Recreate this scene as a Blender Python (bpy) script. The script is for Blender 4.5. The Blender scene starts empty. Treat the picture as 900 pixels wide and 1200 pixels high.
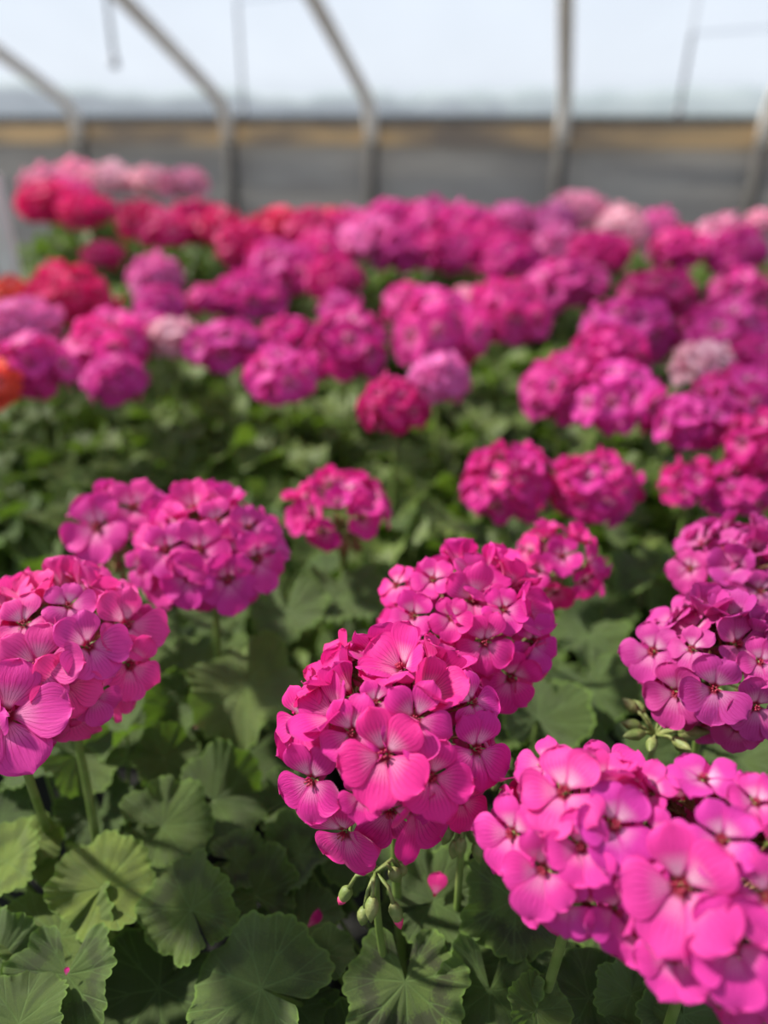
import bpy, math, random
from mathutils import Vector, Matrix, Euler, Quaternion, noise

PI = math.pi
R = math.radians
sc = bpy.context.scene
COL = sc.collection

# ------------------------------------------------------------------ camera, sky, sun, exposure
CAMH, PITCH, F = 1.35, R(27.5), 883.0
cam_d = bpy.data.cameras.new('camera')
cam = bpy.data.objects.new('camera', cam_d); COL.objects.link(cam)
cam.location = (0, 0, CAMH)
cam.rotation_euler = (PI/2 - PITCH, 0, 0)
cam_d.sensor_fit = 'HORIZONTAL'; cam_d.sensor_width = 27.0; cam_d.lens = 26.49
cam_d.clip_start = 0.01; cam_d.clip_end = 200
cam_d.dof.use_dof = True
cam_d.dof.focus_distance = 0.345
cam_d.dof.aperture_fstop = 3.15
sc.camera = cam

world = bpy.data.worlds.new('world'); sc.world = world; world.use_nodes = True
wn = world.node_tree.nodes; wl = world.node_tree.links; wn.clear()
wo = wn.new('ShaderNodeOutputWorld'); wb = wn.new('ShaderNodeBackground')
tc = wn.new('ShaderNodeTexCoord'); sx = wn.new('ShaderNodeSeparateXYZ'); cr = wn.new('ShaderNodeValToRGB')
wl.new(tc.outputs['Generated'], sx.inputs[0]); wl.new(sx.outputs['Z'], cr.inputs[0])
e = cr.color_ramp.elements
e[0].position = 0.0; e[0].color = (0.70, 0.75, 0.82, 1)
e[1].position = 0.5; e[1].color = (0.24, 0.35, 0.56, 1)
m_ = e.new(0.05); m_.color = (0.88, 0.93, 1.0, 1)
m_ = e.new(0.16); m_.color = (0.80, 0.88, 1.0, 1)
wl.new(cr.outputs[0], wb.inputs['Color']); wb.inputs['Strength'].default_value = 0.70
wl.new(wb.outputs[0], wo.inputs[0])

sun_d = bpy.data.lights.new('sun', 'SUN'); sun_d.energy = 12.0; sun_d.angle = R(4); sun_d.color = (1.0, 0.93, 0.80)
sun = bpy.data.objects.new('sun', sun_d); COL.objects.link(sun)
SUN_AZ, SUN_EL = R(-70), R(46)          # azimuth from the view direction (negative = from the left), elevation
sd = Vector((math.sin(SUN_AZ)*math.cos(SUN_EL), math.cos(SUN_AZ)*math.cos(SUN_EL), math.sin(SUN_EL)))
sun.rotation_euler = sd.to_track_quat('Z', 'Y').to_euler()

sc.view_settings.view_transform = 'Standard'; sc.view_settings.look = 'None'
sc.view_settings.gamma = 1; sc.view_settings.use_curve_mapping = False
sc.view_settings.exposure = 0.0
cy = sc.cycles
cy.use_denoising = True
cy.max_bounces = 8; cy.diffuse_bounces = 4; cy.glossy_bounces = 2; cy.transmission_bounces = 6; cy.transparent_max_bounces = 12
cy.sample_clamp_indirect = 6.0

# ------------------------------------------------------------------ helpers
def ray(px, py):
    dx, dy = (px-450)/F, (600-py)/F
    c, s = math.cos(PITCH), math.sin(PITCH)
    return Vector((dx, c + dy*s, -s + dy*c))          # length along the view axis = 1
def at(px, py, drop):
    r = ray(px, py); t = drop / -r.z
    return Vector((0, 0, CAMH)) + r*t, t              # point, depth along the view axis

class MB:
    def __init__(s): s.v = []; s.f = []; s.uv = []; s.m = []
    def add(s, vs, fs, uvs=None, mi=0):
        o = len(s.v); s.v += [tuple(p) for p in vs]
        for f in fs:
            s.f.append(tuple(i+o for i in f)); s.m.append(mi)
            s.uv += [(uvs[i] if uvs else (0, 0)) for i in f]
    def tube(s, pts, rads, n=8, mi=0, caps=True):
        vs = []; fs = []
        pts = [Vector(p) for p in pts]
        ref = None
        for i, p in enumerate(pts):
            d = (pts[min(i+1, len(pts)-1)] - pts[max(i-1, 0)]).normalized()
            if ref is None: ref = d.orthogonal().normalized()
            a = (ref - d*ref.dot(d)).normalized(); ref = a; b = d.cross(a)
            for k in range(n):
                t = 2*PI*k/n; vs.append(p + (a*math.cos(t) + b*math.sin(t))*rads[i])
        for i in range(len(pts)-1):
            for k in range(n):
                fs.append((i*n+k, i*n+(k+1) % n, (i+1)*n+(k+1) % n, (i+1)*n+k))
        if caps:
            fs.append(tuple(range(n-1, -1, -1))); fs.append(tuple((len(pts)-1)*n+k for k in range(n)))
        s.add(vs, fs, None, mi)
    def box(s, c, d, mi=0, M=None):
        vs = []
        for z in (-1, 1):
            for y in (-1, 1):
                for x in (-1, 1):
                    p = Vector((x*d[0]/2, y*d[1]/2, z*d[2]/2))
                    if M: p = M @ p
                    vs.append(Vector(c) + p)
        s.add(vs, [(0, 2, 3, 1), (4, 5, 7, 6), (0, 1, 5, 4), (2, 6, 7, 3), (1, 3, 7, 5), (0, 4, 6, 2)], None, mi)
    def mesh(s, name, mats, smooth=True):
        me = bpy.data.meshes.new(name); me.from_pydata(s.v, [], s.f)
        for m in mats: me.materials.append(m)
        me.polygons.foreach_set('material_index', s.m)
        me.polygons.foreach_set('use_smooth', [smooth]*len(s.f))
        l = me.uv_layers.new(name='UVMap'); flat = [c for t in s.uv for c in t]; l.data.foreach_set('uv', flat)
        me.update(); return me

def link(name, me, parent=None, M=None, color=None):
    o = bpy.data.objects.new(name, me); COL.objects.link(o)
    if parent: o.parent = parent
    if M is not None: o.matrix_basis = M
    if color: o.color = color
    return o
def tag(o, label=None, cat=None, group=None, kind=None):
    if label: o['label'] = label
    if cat: o['category'] = cat
    if group: o['group'] = group
    if kind: o['kind'] = kind
    return o
def frame(origin, x, z, s=1.0):
    z = z.normalized(); x = (x - z*x.dot(z)).normalized(); y = z.cross(x)
    M = Matrix((x, y, z)).transposed().to_4x4()
    return Matrix.Translation(origin) @ M @ Matrix.Scale(s, 4)

class NT:
    def __init__(s, name):
        s.m = bpy.data.materials.new(name); s.m.use_nodes = True
        s.t = s.m.node_tree; s.t.nodes.clear()
        s.out = s.t.nodes.new('ShaderNodeOutputMaterial')
    def n(s, typ, **k):
        x = s.t.nodes.new(typ)
        for a, b in k.items(): setattr(x, a, b)
        return x
    def l(s, a, b): s.t.links.new(a, b)
    def val(s, sock, v):
        if hasattr(v, 'is_linked'): s.l(v, sock)
        else: sock.default_value = v
    def math(s, op, a, b=None, c=None, clamp=False):
        x = s.n('ShaderNodeMath', operation=op, use_clamp=clamp)
        for i, v in enumerate((a, b, c)):
            if v is not None: s.val(x.inputs[i], v)
        return x.outputs[0]
    def ss(s, v, a, b):                          # smooth step from a to b
        x = s.n('ShaderNodeMapRange', interpolation_type='SMOOTHSTEP'); s.val(x.inputs[0], v)
        x.inputs[1].default_value = a; x.inputs[2].default_value = b
        if a > b:
            x.inputs[1].default_value = b; x.inputs[2].default_value = a; x.inputs[3].default_value = 1; x.inputs[4].default_value = 0
        return x.outputs[0]
    def mix(s, f, a, b, mode='MIX'):
        x = s.n('ShaderNodeMix', data_type='RGBA', blend_type=mode); s.val(x.inputs[0], f)
        s.val(x.inputs[6], a); s.val(x.inputs[7], b); return x.outputs[2]
    def mul(s, a, b): return s.math('MULTIPLY', a, b)
    def noise(s, scale, detail=3, vec=None, rough=0.5):
        x = s.n('ShaderNodeTexNoise'); x.inputs['Scale'].default_value = scale; x.inputs['Detail'].default_value = detail
        x.inputs['Roughness'].default_value = rough
        if vec is not None: s.l(vec, x.inputs['Vector'])
        return x.outputs[0]

def simple(name, c1, c2=None, rough=0.6, scale=20, metal=0.0, bump=0.0, stretch=None, transl=0.0, spec=0.5):
    t = NT(name); b = t.n('ShaderNodeBsdfPrincipled')
    tcn = t.n('ShaderNodeTexCoord'); vec = tcn.outputs['Object']
    if stretch:
        mp = t.n('ShaderNodeMapping'); t.l(vec, mp.inputs[0]); mp.inputs['Scale'].default_value = stretch; vec = mp.outputs[0]
    nz = t.noise(scale, 4, vec)
    col = t.mix(t.ss(nz, .35, .65), (*c1, 1), (*(c2 or c1), 1))
    t.l(col, b.inputs['Base Color']); b.inputs['Roughness'].default_value = rough; b.inputs['Metallic'].default_value = metal
    b.inputs['Specular IOR Level'].default_value = spec
    if bump:
        bp = t.n('ShaderNodeBump'); bp.inputs['Strength'].default_value = bump; bp.inputs['Distance'].default_value = 0.01
        t.l(nz, bp.inputs['Height']); t.l(bp.outputs[0], b.inputs['Normal'])
    if transl:
        tr = t.n('ShaderNodeBsdfTranslucent'); t.l(col, tr.inputs[0]); mx = t.n('ShaderNodeMixShader'); mx.inputs[0].default_value = transl
        t.l(b.outputs[0], mx.inputs[1]); t.l(tr.outputs[0], mx.inputs[2]); t.l(mx.outputs[0], t.out.inputs[0])
    else: t.l(b.outputs[0], t.out.inputs[0])
    return t.m

def petal_material():
    t = NT('geranium_petal')
    oi = t.n('ShaderNodeObjectInfo'); uv = t.n('ShaderNodeUVMap'); sp = t.n('ShaderNodeSeparateXYZ'); t.l(uv.outputs[0], sp.inputs[0])
    U, V = sp.outputs[0], sp.outputs[1]
    upper = t.math('GREATER_THAN', U, 1.5)
    u = t.math('SUBTRACT', U, t.mul(upper, 2.0))
    base = oi.outputs['Color']
    hsv = t.n('ShaderNodeHueSaturation'); t.l(base, hsv.inputs['Color'])
    t.val(hsv.inputs['Hue'], t.math('ADD', 0.492, t.mul(oi.outputs['Random'], 0.016)))
    t.val(hsv.inputs['Value'], t.math('ADD', 0.9, t.mul(oi.outputs['Random'], 0.2)))
    c = hsv.outputs[0]
    # paler towards the throat, strongest on the upper pair
    w = t.mul(t.ss(V, .55, .16), t.math('ADD', 0.28, t.mul(upper, 0.42)))
    cen = t.math('ABSOLUTE', t.math('SUBTRACT', u, 0.5))
    w = t.mul(w, t.ss(cen, .55, .12))
    c = t.mix(w, c, (0.93, 0.62, 0.78, 1))
    # fan of darker veins
    nz = t.noise(3.5, 2, uv.outputs[0])
    fu = t.math('ADD', t.mul(u, 9.0), t.mul(nz, 0.7))
    fr = t.math('ABSOLUTE', t.math('SUBTRACT', t.math('FRACT', fu), 0.5))
    ln = t.mul(t.ss(fr, .16, .02), t.ss(V, .95, .22))
    c = t.mix(t.mul(ln, 0.8), c, (0.34, 0.004, 0.12, 1))
    c = t.mix(t.ss(V, .17, .06), c, (0.25, 0.004, 0.03, 1))
    bs = t.n('ShaderNodeBsdfPrincipled'); t.l(c, bs.inputs['Base Color'])
    bs.inputs['Roughness'].default_value = 0.55; bs.inputs['Specular IOR Level'].default_value = 0.25
    bs.inputs['Sheen Weight'].default_value = 0.15; bs.inputs['Sheen Roughness'].default_value = 0.4
    bp = t.n('ShaderNodeBump'); bp.inputs['Strength'].default_value = 0.35; bp.inputs['Distance'].default_value = 0.001
    mp = t.n('ShaderNodeMapping'); t.l(uv.outputs[0], mp.inputs[0]); mp.inputs['Scale'].default_value = (14, 2.2, 1)
    t.l(t.noise(2.0, 3, mp.outputs[0]), bp.inputs['Height']); t.l(bp.outputs[0], bs.inputs['Normal'])
    tr = t.n('ShaderNodeBsdfTranslucent'); t.l(t.mix(0.25, c, (0.90, 0.02, 0.18, 1)), tr.inputs[0])
    mx = t.n('ShaderNodeMixShader'); mx.inputs[0].default_value = 0.36
    t.l(bs.outputs[0], mx.inputs[1]); t.l(tr.outputs[0], mx.inputs[2]); t.l(mx.outputs[0], t.out.inputs[0])
    return t.m

VEIN = 48.0
def leaf_material():
    t = NT('geranium_leaf')
    oi = t.n('ShaderNodeObjectInfo'); uv = t.n('ShaderNodeUVMap'); sp = t.n('ShaderNodeSeparateXYZ'); t.l(uv.outputs[0], sp.inputs[0])
    r = sp.outputs[0]; th = t.mul(t.math('SUBTRACT', sp.outputs[1], 0.5), 360.0/VEIN)
    fr = t.math('ABSOLUTE', t.math('SUBTRACT', th, t.math('ROUND', th)))
    lat = t.mul(t.mul(fr, R(VEIN)), r)                                   # distance from the main vein
    v1 = t.ss(lat, .022, .004)
    lat2 = t.math('ABSOLUTE', t.math('SUBTRACT', lat, t.mul(t.math('SUBTRACT', r, .42), .42)))
    v2 = t.mul(t.ss(lat2, .016, .003), t.math('GREATER_THAN', r, .42))
    lat3 = t.math('ABSOLUTE', t.math('SUBTRACT', lat, t.mul(t.math('SUBTRACT', r, .66), .30)))
    v3 = t.mul(t.mul(t.ss(lat3, .012, .002), t.math('GREATER_THAN', r, .66)), .6)
    vein = t.math('MAXIMUM', t.math('MAXIMUM', v1, v2), v3)
    tcn = t.n('ShaderNodeTexCoord'); ob = tcn.outputs['Object']
    n1 = t.noise(55, 3, ob); n2 = t.noise(28, 2, ob)
    c = t.mix(t.ss(n1, .3, .7), oi.outputs['Color'], t.mix(1.0, oi.outputs['Color'], (1.5, 1.4, 1.2, 1), 'MULTIPLY'))
    # brownish horseshoe zone with ragged borders, strength carried by each leaf
    rz = t.math('ADD', r, t.mul(t.math('SUBTRACT', n2, .5), .45))
    zone = t.mul(t.ss(rz, .44, .54), t.ss(rz, .82, .68))
    c = t.mix(t.mul(zone, oi.outputs['Alpha']), c, (0.030, 0.026, 0.016, 1))
    c = t.mix(t.mul(t.ss(r, .93, 1.0), .65), c, (0.16, 0.28, 0.04, 1))  # backlit lime glow of the leaf edge, painted into the margin
    c = t.mix(t.mul(vein, .38), c, (0.13, 0.22, 0.06, 1))
    vo = t.n('ShaderNodeTexVoronoi', feature='DISTANCE_TO_EDGE'); vo.inputs['Scale'].default_value = 260; t.l(ob, vo.inputs['Vector'])
    h = t.math('SUBTRACT', t.mul(t.ss(vo.outputs[0], 0, .25), .25), t.mul(vein, 1.0))
    bp = t.n('ShaderNodeBump'); bp.inputs['Strength'].default_value = 0.5; bp.inputs['Distance'].default_value = 0.0011
    t.l(h, bp.inputs['Height'])
    bs = t.n('ShaderNodeBsdfPrincipled'); t.l(c, bs.inputs['Base Color']); t.l(bp.outputs[0], bs.inputs['Normal'])
    bs.inputs['Roughness'].default_value = 0.52; bs.inputs['Specular IOR Level'].default_value = 0.35
    bs.inputs['Sheen Weight'].default_value = 0.06
    tr = t.n('ShaderNodeBsdfTranslucent'); t.l(t.mix(.55, c, (0.22, 0.42, 0.02, 1)), tr.inputs[0])
    mx = t.n('ShaderNodeMixShader'); mx.inputs[0].default_value = 0.26
    t.l(bs.outputs[0], mx.inputs[1]); t.l(tr.outputs[0], mx.inputs[2]); t.l(mx.outputs[0], t.out.inputs[0])
    return t.m

def film_material():
    t = NT('greenhouse_film'); tcn = t.n('ShaderNodeTexCoord')
    mp = t.n('ShaderNodeMapping'); t.l(tcn.outputs['Object'], mp.inputs[0]); mp.inputs['Scale'].default_value = (1, .5, .5)
    nz = t.noise(2.0, 3, mp.outputs[0])
    tp = t.n('ShaderNodeBsdfTransparent'); tp.inputs[0].default_value = (0.93, 0.96, 1.0, 1)
    tl = t.n('ShaderNodeBsdfTranslucent'); tl.inputs[0].default_value = (0.50, 0.56, 0.66, 1)
    mx = t.n('ShaderNodeMixShader'); t.val(mx.inputs[0], t.math('ADD', .22, t.mul(nz, .16)))
    t.l(tp.outputs[0], mx.inputs[1]); t.l(tl.outputs[0], mx.inputs[2]); t.l(mx.outputs[0], t.out.inputs[0])
    return t.m

M_PETAL = petal_material(); M_LEAF = leaf_material(); M_FILM = film_material()
M_STALK = simple('stalk_green', (0.14, 0.22, 0.04), (0.20, 0.27, 0.07), .5, 60, transl=.15)
M_PEDICEL = simple('pedicel_pinkish', (0.30, 0.08, 0.06), (0.22, 0.20, 0.06), .5, 60)
M_RED = simple('throat_red', (0.28, 0.006, 0.03), (0.45, 0.02, 0.08), .5, 200)
M_BUD = simple('bud_green', (0.13, 0.18, 0.04), (0.22, 0.24, 0.08), .6, 150, bump=.2)
M_TIP = simple('bud_pink_tip', (0.60, 0.02, 0.12), (0.75, 0.06, 0.22), .5, 150)
M_SPENT = simple('spent_brown', (0.16, 0.08, 0.03), (0.22, 0.16, 0.05), .8, 150, bump=.3)
M_POT = simple('black_plastic', (0.012, 0.012, 0.012), (0.02, 0.02, 0.02), .45, 30)
M_SOIL = simple('potting_soil', (0.018, 0.012, 0.008), (0.05, 0.04, 0.03), .95, 160, bump=1.0)
M_BENCH = simple('bench_boards', (0.012, 0.011, 0.010), (0.008, 0.0075, 0.007), .8, 12, bump=.3)
M_GROUND = simple('ground_gravel', (0.16, 0.15, 0.13), (0.10, 0.095, 0.085), .95, 40, bump=.6)
M_STEEL = simple('galvanised_pipe', (0.62, 0.57, 0.52), (0.78, 0.74, 0.69), .55, 3)
M_POST = simple('dull_post', (0.045, 0.04, 0.038), (0.06, 0.055, 0.05), .8, 8)
M_WIRE = simple('grey_wire', (0.25, 0.26, 0.28), (0.3, 0.3, 0.32), .5, 25, metal=.3)
M_WOOD = simple('weathered_board', (0.25, 0.20, 0.16), (0.70, 0.47, 0.24), .75, 1.3, stretch=(1, 1, 3), bump=.2)
M_DARK = simple('dark_rail', (0.12, 0.10, 0.09), (0.18, 0.16, 0.14), .7, 8)
M_CURT = simple('grey_curtain', (0.30, 0.285, 0.27), (0.37, 0.355, 0.335), .85, 1.6, stretch=(1, 1, 3.5), bump=.5, transl=.25)
M_WHITE = simple('white_trim', (0.70, 0.66, 0.62), (0.78, 0.75, 0.72), .6, 12)
M_GREY = simple('grey_panel', (0.30, 0.31, 0.32), (0.34, 0.35, 0.36), .6, 12)
M_HILL = simple('distant_green', (0.10, 0.14, 0.14), (0.16, 0.20, 0.20), .95, .3)

# ------------------------------------------------------------------ the greenhouse
AZ = R(14.5); D = 5.6
W = Matrix.Rotation(-AZ, 4, 'Z')           # wall frame: x along the side wall, y outward
def wp(s, d, z): return W @ Vector((s, d, z))
SPAN0, SPAN1 = -6.0, 5.4                   # length of the house along the wall
RIDGE_D, RIDGE_Z, EAVE_Z = 0.4, 3.05, 1.36
def prof(off=0.0):
    pts = [(D, EAVE_Z - .16), (D, EAVE_Z), (D - .10, EAVE_Z + .12), (D - .26, EAVE_Z + .19)]
    for k in range(1, 9):
        a = k/8; pts.append((D - .26 - a*(D - .26 - RIDGE_D - .4), EAVE_Z + .19 + a*(RIDGE_Z - .06 - EAVE_Z - .19) + .16*math.sin(PI*a)))
    pts.append((RIDGE_D, RIDGE_Z))
    half = list(pts)
    for d, z in reversed(half[:-1]): pts.append((2*RIDGE_D - d, z))
    out = []
    for i, (d, z) in enumerate(pts):
        a = pts[max(i-1, 0)]; b = pts[min(i+1, len(pts)-1)]
        tx, tz = b[0]-a[0], b[1]-a[1]; L = math.hypot(tx, tz)
        out.append((d + off*tz/L, z - off*tx/L))
    return out
def struct(name, mb, mats, smooth=False):
    o = link(name, mb.mesh(name, mats, smooth)); o['kind'] = 'structure'; return o

mb = MB(); mb.box((0, 2, -0.05), (60, 60, .1)); struct('floor', mb, [M_GROUND])
# sloping roof film on both sides
mb = MB(); P = [p for p in prof(.05) if p[1] > EAVE_Z - .1]; NS = 24; vs = []; uvs = []; fs = []
for j, (d, z) in enumerate(P):
    for i in range(NS + 1):
        s = SPAN0 + (SPAN1 - SPAN0)*i/NS
        vs.append(wp(s, d, z)); uvs.append((i/NS, j/len(P)))
for j in range(len(P)-1):
    for i in range(NS): a = j*(NS+1)+i; fs.append((a, a+1, a+NS+2, a+NS+1))
mb.add(vs, fs, uvs); struct('ceiling', mb, [M_FILM], True)
# film end walls
for nm, s in (('wall_left', SPAN0), ('wall_right', SPAN1)):
    mb = MB(); q = [(D + .05, 0)] + prof(.05) + [(2*RIDGE_D - D - .05, 0)]; mb.add([wp(s, d, z) for d, z in q], [tuple(range(len(q)))]); struct(nm, mb, [M_FILM])
# roll-up side curtains, softly creased
def curtain(nm, d0):
    mb = MB(); nx, nz = 120, 14; vs = []; fs = []
    for j in range(nz+1):
        for i in range(nx+1):
            s = SPAN0 + (SPAN1-SPAN0)*i/nx; z = 0.02 + (EAVE_Z - .17 - .02)*j/nz
            b = .03*noise.noise(Vector((s*.9, z*3.5, 1.7))) + .012*math.sin(z*22 + s*1.3)
            vs.append(wp(s, d0 + b, z))
    for j in range(nz):
        for i in range(nx): a = j*(nx+1)+i; fs.append((a, a+1, a+nx+2, a+nx+1))
    mb.add(vs, fs); return struct(nm, mb, [M_CURT], True)
curtain('wall_back', D + .10)
curtain('wall_front', 2*RIDGE_D - D - .10)
# hip boards: timber band with a dark clamping rail on top
for k, dd in enumerate((D + .055, 2*RIDGE_D - D - .055)):
    mb = MB(); mb.box(wp((SPAN0+SPAN1)/2, dd, EAVE_Z - .105), (SPAN1-SPAN0, .035, .13), 0, W.to_3x3())
    struct('trim_%d' % (1 + 2*k), mb, [M_WOOD])
    mb = MB(); mb.box(wp((SPAN0+SPAN1)/2, dd - .002, EAVE_Z - .018), (SPAN1-SPAN0, .05, .045), 0, W.to_3x3())
    struct('trim_%d' % (2 + 2*k), mb, [M_DARK])
# hoops, one object each
s_list = [-3.84, -2.61, -1.54, -.25, .97]
for k, s in enumerate(s_list + [2.2, -5.05]):
    mb = MB(); q = prof(0); mb.tube([wp(s, d, z) for d, z in q], [.044]*len(q), 10)
    o = link('greenhouse_hoop', mb.mesh('greenhouse_hoop', [M_STEEL]))
    for dd in (D, 2*RIDGE_D - D):
        pm = MB(); pm.tube([wp(s, dd, 0), wp(s, dd, EAVE_Z - .15)], [.045, .045], 10); q2 = link('post', pm.mesh('post', [M_POST]), o); q2['label'] = 'dull brown ground post of the hoop'
    lab = {0: 'steel greenhouse hoop slanting to its foot above the pale pink flowers',
           1: 'steel greenhouse hoop whose foot meets the board above red-pink flowers, long diagonal',
           2: 'steel greenhouse hoop curving down to the board above the middle of the flowers',
           3: 'almost upright steel greenhouse hoop rising from the board between bright film panels',
           4: 'steel greenhouse hoop at the very edge of the picture past the thin wire',
           5: 'steel greenhouse hoop one bay beyond the hoop at the very edge',
           6: 'steel greenhouse hoop one bay beyond the one slanting over the pale pink flowers'}[k]
    tag(o, lab, 'greenhouse hoop', 'hoops carrying the roof film')
# thin hanging wires under the roof
for px, z1, z0, r_, lab in ((797, 2.6, 1.38, .010, 'thin grey wire hanging against the film past the upright hoop'),
                       (285, 2.6, 1.38, .008, 'thin grey wire hanging between the long diagonal hoop and the curving hoop'),
                       (141, 2.5, 1.62, .012, 'short grey wire with a dark end hanging between the two slanting hoops')):
    r = ray(px, 120); az = math.atan2(r.x, r.y); dist = 5.0
    x, y = math.sin(az)*dist, math.cos(az)*dist
    mb = MB(); mb.tube([(x, y, z1), (x + .01, y, (z1+z0)/2), (x, y, z0)], [r_]*3, 8)
    mb.tube([(x, y, z0+.03), (x, y, z0-.02)], [r_*2, r_*2], 8)
    tag(link('hanging_wire', mb.mesh('hanging_wire', [M_WIRE])), lab, 'wire', 'thin wires hanging from the roof')
# low line of trees and rises outside
mb = MB(); vs = []; fs = []; n = 120
for i in range(n+1):
    a = R(-80 + 160*i/n); rr = 60
    h = 3.2 + 1.6*noise.noise(Vector((i*.13, 0, 3))) + .8*noise.noise(Vector((i*.6, 0, 9)))
    c = Vector((math.sin(a)*rr, math.cos(a)*rr, 0)); c2 = Vector((math.sin(a)*(rr+6), math.cos(a)*(rr+6), 0))
    vs += [c, c + Vector((0, 0, h*.8)), (c+c2)/2 + Vector((0, 0, h)), c2]
for i in range(n):
    for k in range(3): a = i*4+k; fs.append((a, a+1, a+5, a+4))
mb.add(vs, fs); struct('hills', mb, [M_HILL], True)

# ------------------------------------------------------------------ the growing bench
BZ = 0.78
mb = MB()
for i in range(15):
    y = .02 + i*.22; mb.box((-.1, y, BZ - .0125), (4.4, .20, .025))
bench = tag(bpy.data.objects.new('growing_bench', None), 'dark slatted growing bench under all the geranium pots', 'bench'); COL.objects.link(bench)
link('bench_top', mb.mesh('bench_top', [M_BENCH], False), bench)
for y in (.05, 3.0):
    for x in (-2.1, -.7, .7, 1.9):
        mb = MB(); mb.box((x, y, (BZ-.095)/2), (.07, .07, BZ - .095)); link('leg', mb.mesh('leg', [M_BENCH], False), bench)
for x in (-2.1, -.7, .7, 1.9):
    mb = MB(); mb.box((x, 1.55, BZ-.06), (.06, 3.1, .07)); link('crossbar', mb.mesh('crossbar', [M_BENCH], False), bench)

# pot mesh with soil
def pot_mesh(r=.058, h=.085):
    mb = MB(); n = 28
    prof_ = [(r*.72, 0), (r*.76, .002), (r*.95, h*.82), (r*1.0, h*.83), (r*1.03, h*.99), (r*1.0, h), (r*.95, h*.98), (r*.90, h*.88)]
    vs = []; fs = []
    for rr, z in prof_:
        for k in range(n): a = 2*PI*k/n; vs.append((rr*math.cos(a), rr*math.sin(a), z))
    for i in range(len(prof_)-1):
        for k in range(n): fs.append((i*n+k, i*n+(k+1) % n, (i+1)*n+(k+1) % n, (i+1)*n+k))
    fs.append(tuple(range(n-1, -1, -1))); mb.add(vs, fs)
    vs = [(0, 0, h*.90)]; fs = []
    rnd = random.Random(5)
    for j in range(1, 6):
        for k in range(n):
            a = 2*PI*k/n; rr = r*.90*j/5; vs.append((rr*math.cos(a), rr*math.sin(a), h*.88 + rnd.uniform(-.002, .003)*(j < 5)))
    for k in range(n): fs.append((0, 1+k, 1+(k+1) % n))
    for j in range(4):
        for k in range(n): fs.append((1+j*n+k, 1+(j+1)*n+k, 1+(j+1)*n+(k+1) % n, 1+j*n+(k+1) % n))
    mb.add(vs, fs, None, 1); return mb.mesh('pot', [M_POT, M_SOIL])
POT = pot_mesh()

# ------------------------------------------------------------------ leaves (unit radius 1)
def leaf_geom(mb, seed, nth=150, nr=10, M=None, mi=0):
    rnd = random.Random(seed)
    cut = rnd.uniform(160, 184); cup = rnd.uniform(-.02, .46); wav = rnd.uniform(.10, .28); ph = rnd.uniform(0, 6)
    k2 = rnd.choice((2, 2, 3, 3)); fold = rnd.uniform(-.08, .30); lob = rnd.uniform(.10, .17); cren = rnd.uniform(.055, .08)
    droop = rnd.uniform(.05, .46); off = Vector((rnd.uniform(0, 50), rnd.uniform(0, 50), 0)); pl = rnd.uniform(.025, .055)
    side = rnd.choice((-1, 1)); ruf = rnd.uniform(.08, .20)
    vs = []; uvs = []; fs = []
    for i in range(nth+1):
        th = R(-cut + 2*cut*i/nth); deg = math.degrees(th)
        q = abs(math.cos(PI*deg/VEIN)) ** .7
        tooth = abs(math.cos(PI*deg/(VEIN/4)))**.7
        Rr = (1 - lob*(1-q)) * (1 + cren*(tooth - .6))
        edge = max(0, (abs(deg) - (cut - 30))/30); Rr *= 1 - .22*edge**2.2
        Rr *= .93 + .07*math.cos(th) + .12*noise.noise(Vector((math.cos(th), math.sin(th), 0))*1.2 + off)
        fr = deg/VEIN; fr = abs(fr - round(fr))
        rw = noise.noise(Vector((math.cos(th)*2.6, math.sin(th)*2.6, 4)) + off)
        for j in range(nr+1):
            a = j/nr; a = a**.9; r = a*Rr
            x, y = r*math.cos(th), r*math.sin(th)
            z = cup*r*r*.9 - droop*max(0, x)**2.2
            z += wav*a*a*math.sin(k2*th + ph)
            z += pl*a*(1-.2*a)*math.sin(PI*min(1, fr*2))*min(1, a*3)   # blade puffed between the veins
            z += fold*abs(y)*a
            z += ruf*a**3*rw*1.6 + .05*noise.noise(Vector((x*3.1, y*3.1, 0)) + off)
            if a > .85: z += (a-.85)*.5*(.5 - tooth)
            if edge > 0: z += side*.13*a*edge*(1 if deg > 0 else -1)
            p = Vector((x, y, z)); vs.append(M @ p if M is not None else p); uvs.append((a, th/(2*PI)+.5))
    n = nr+1
    for i in range(nth):
        for j in range(nr):
            if j == 0: fs.append((i*n, i*n+1, (i+1)*n+1))
            else: fs.append((i*n+j, i*n+j+1, (i+1)*n+j+1, (i+1)*n+j))
    mb.add(vs, fs, uvs, mi)
LEAVES = []
for s in range(12):
    mb = MB(); leaf_geom(mb, 100+s); LEAVES.append(mb.mesh('leaf', [M_LEAF]))

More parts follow.
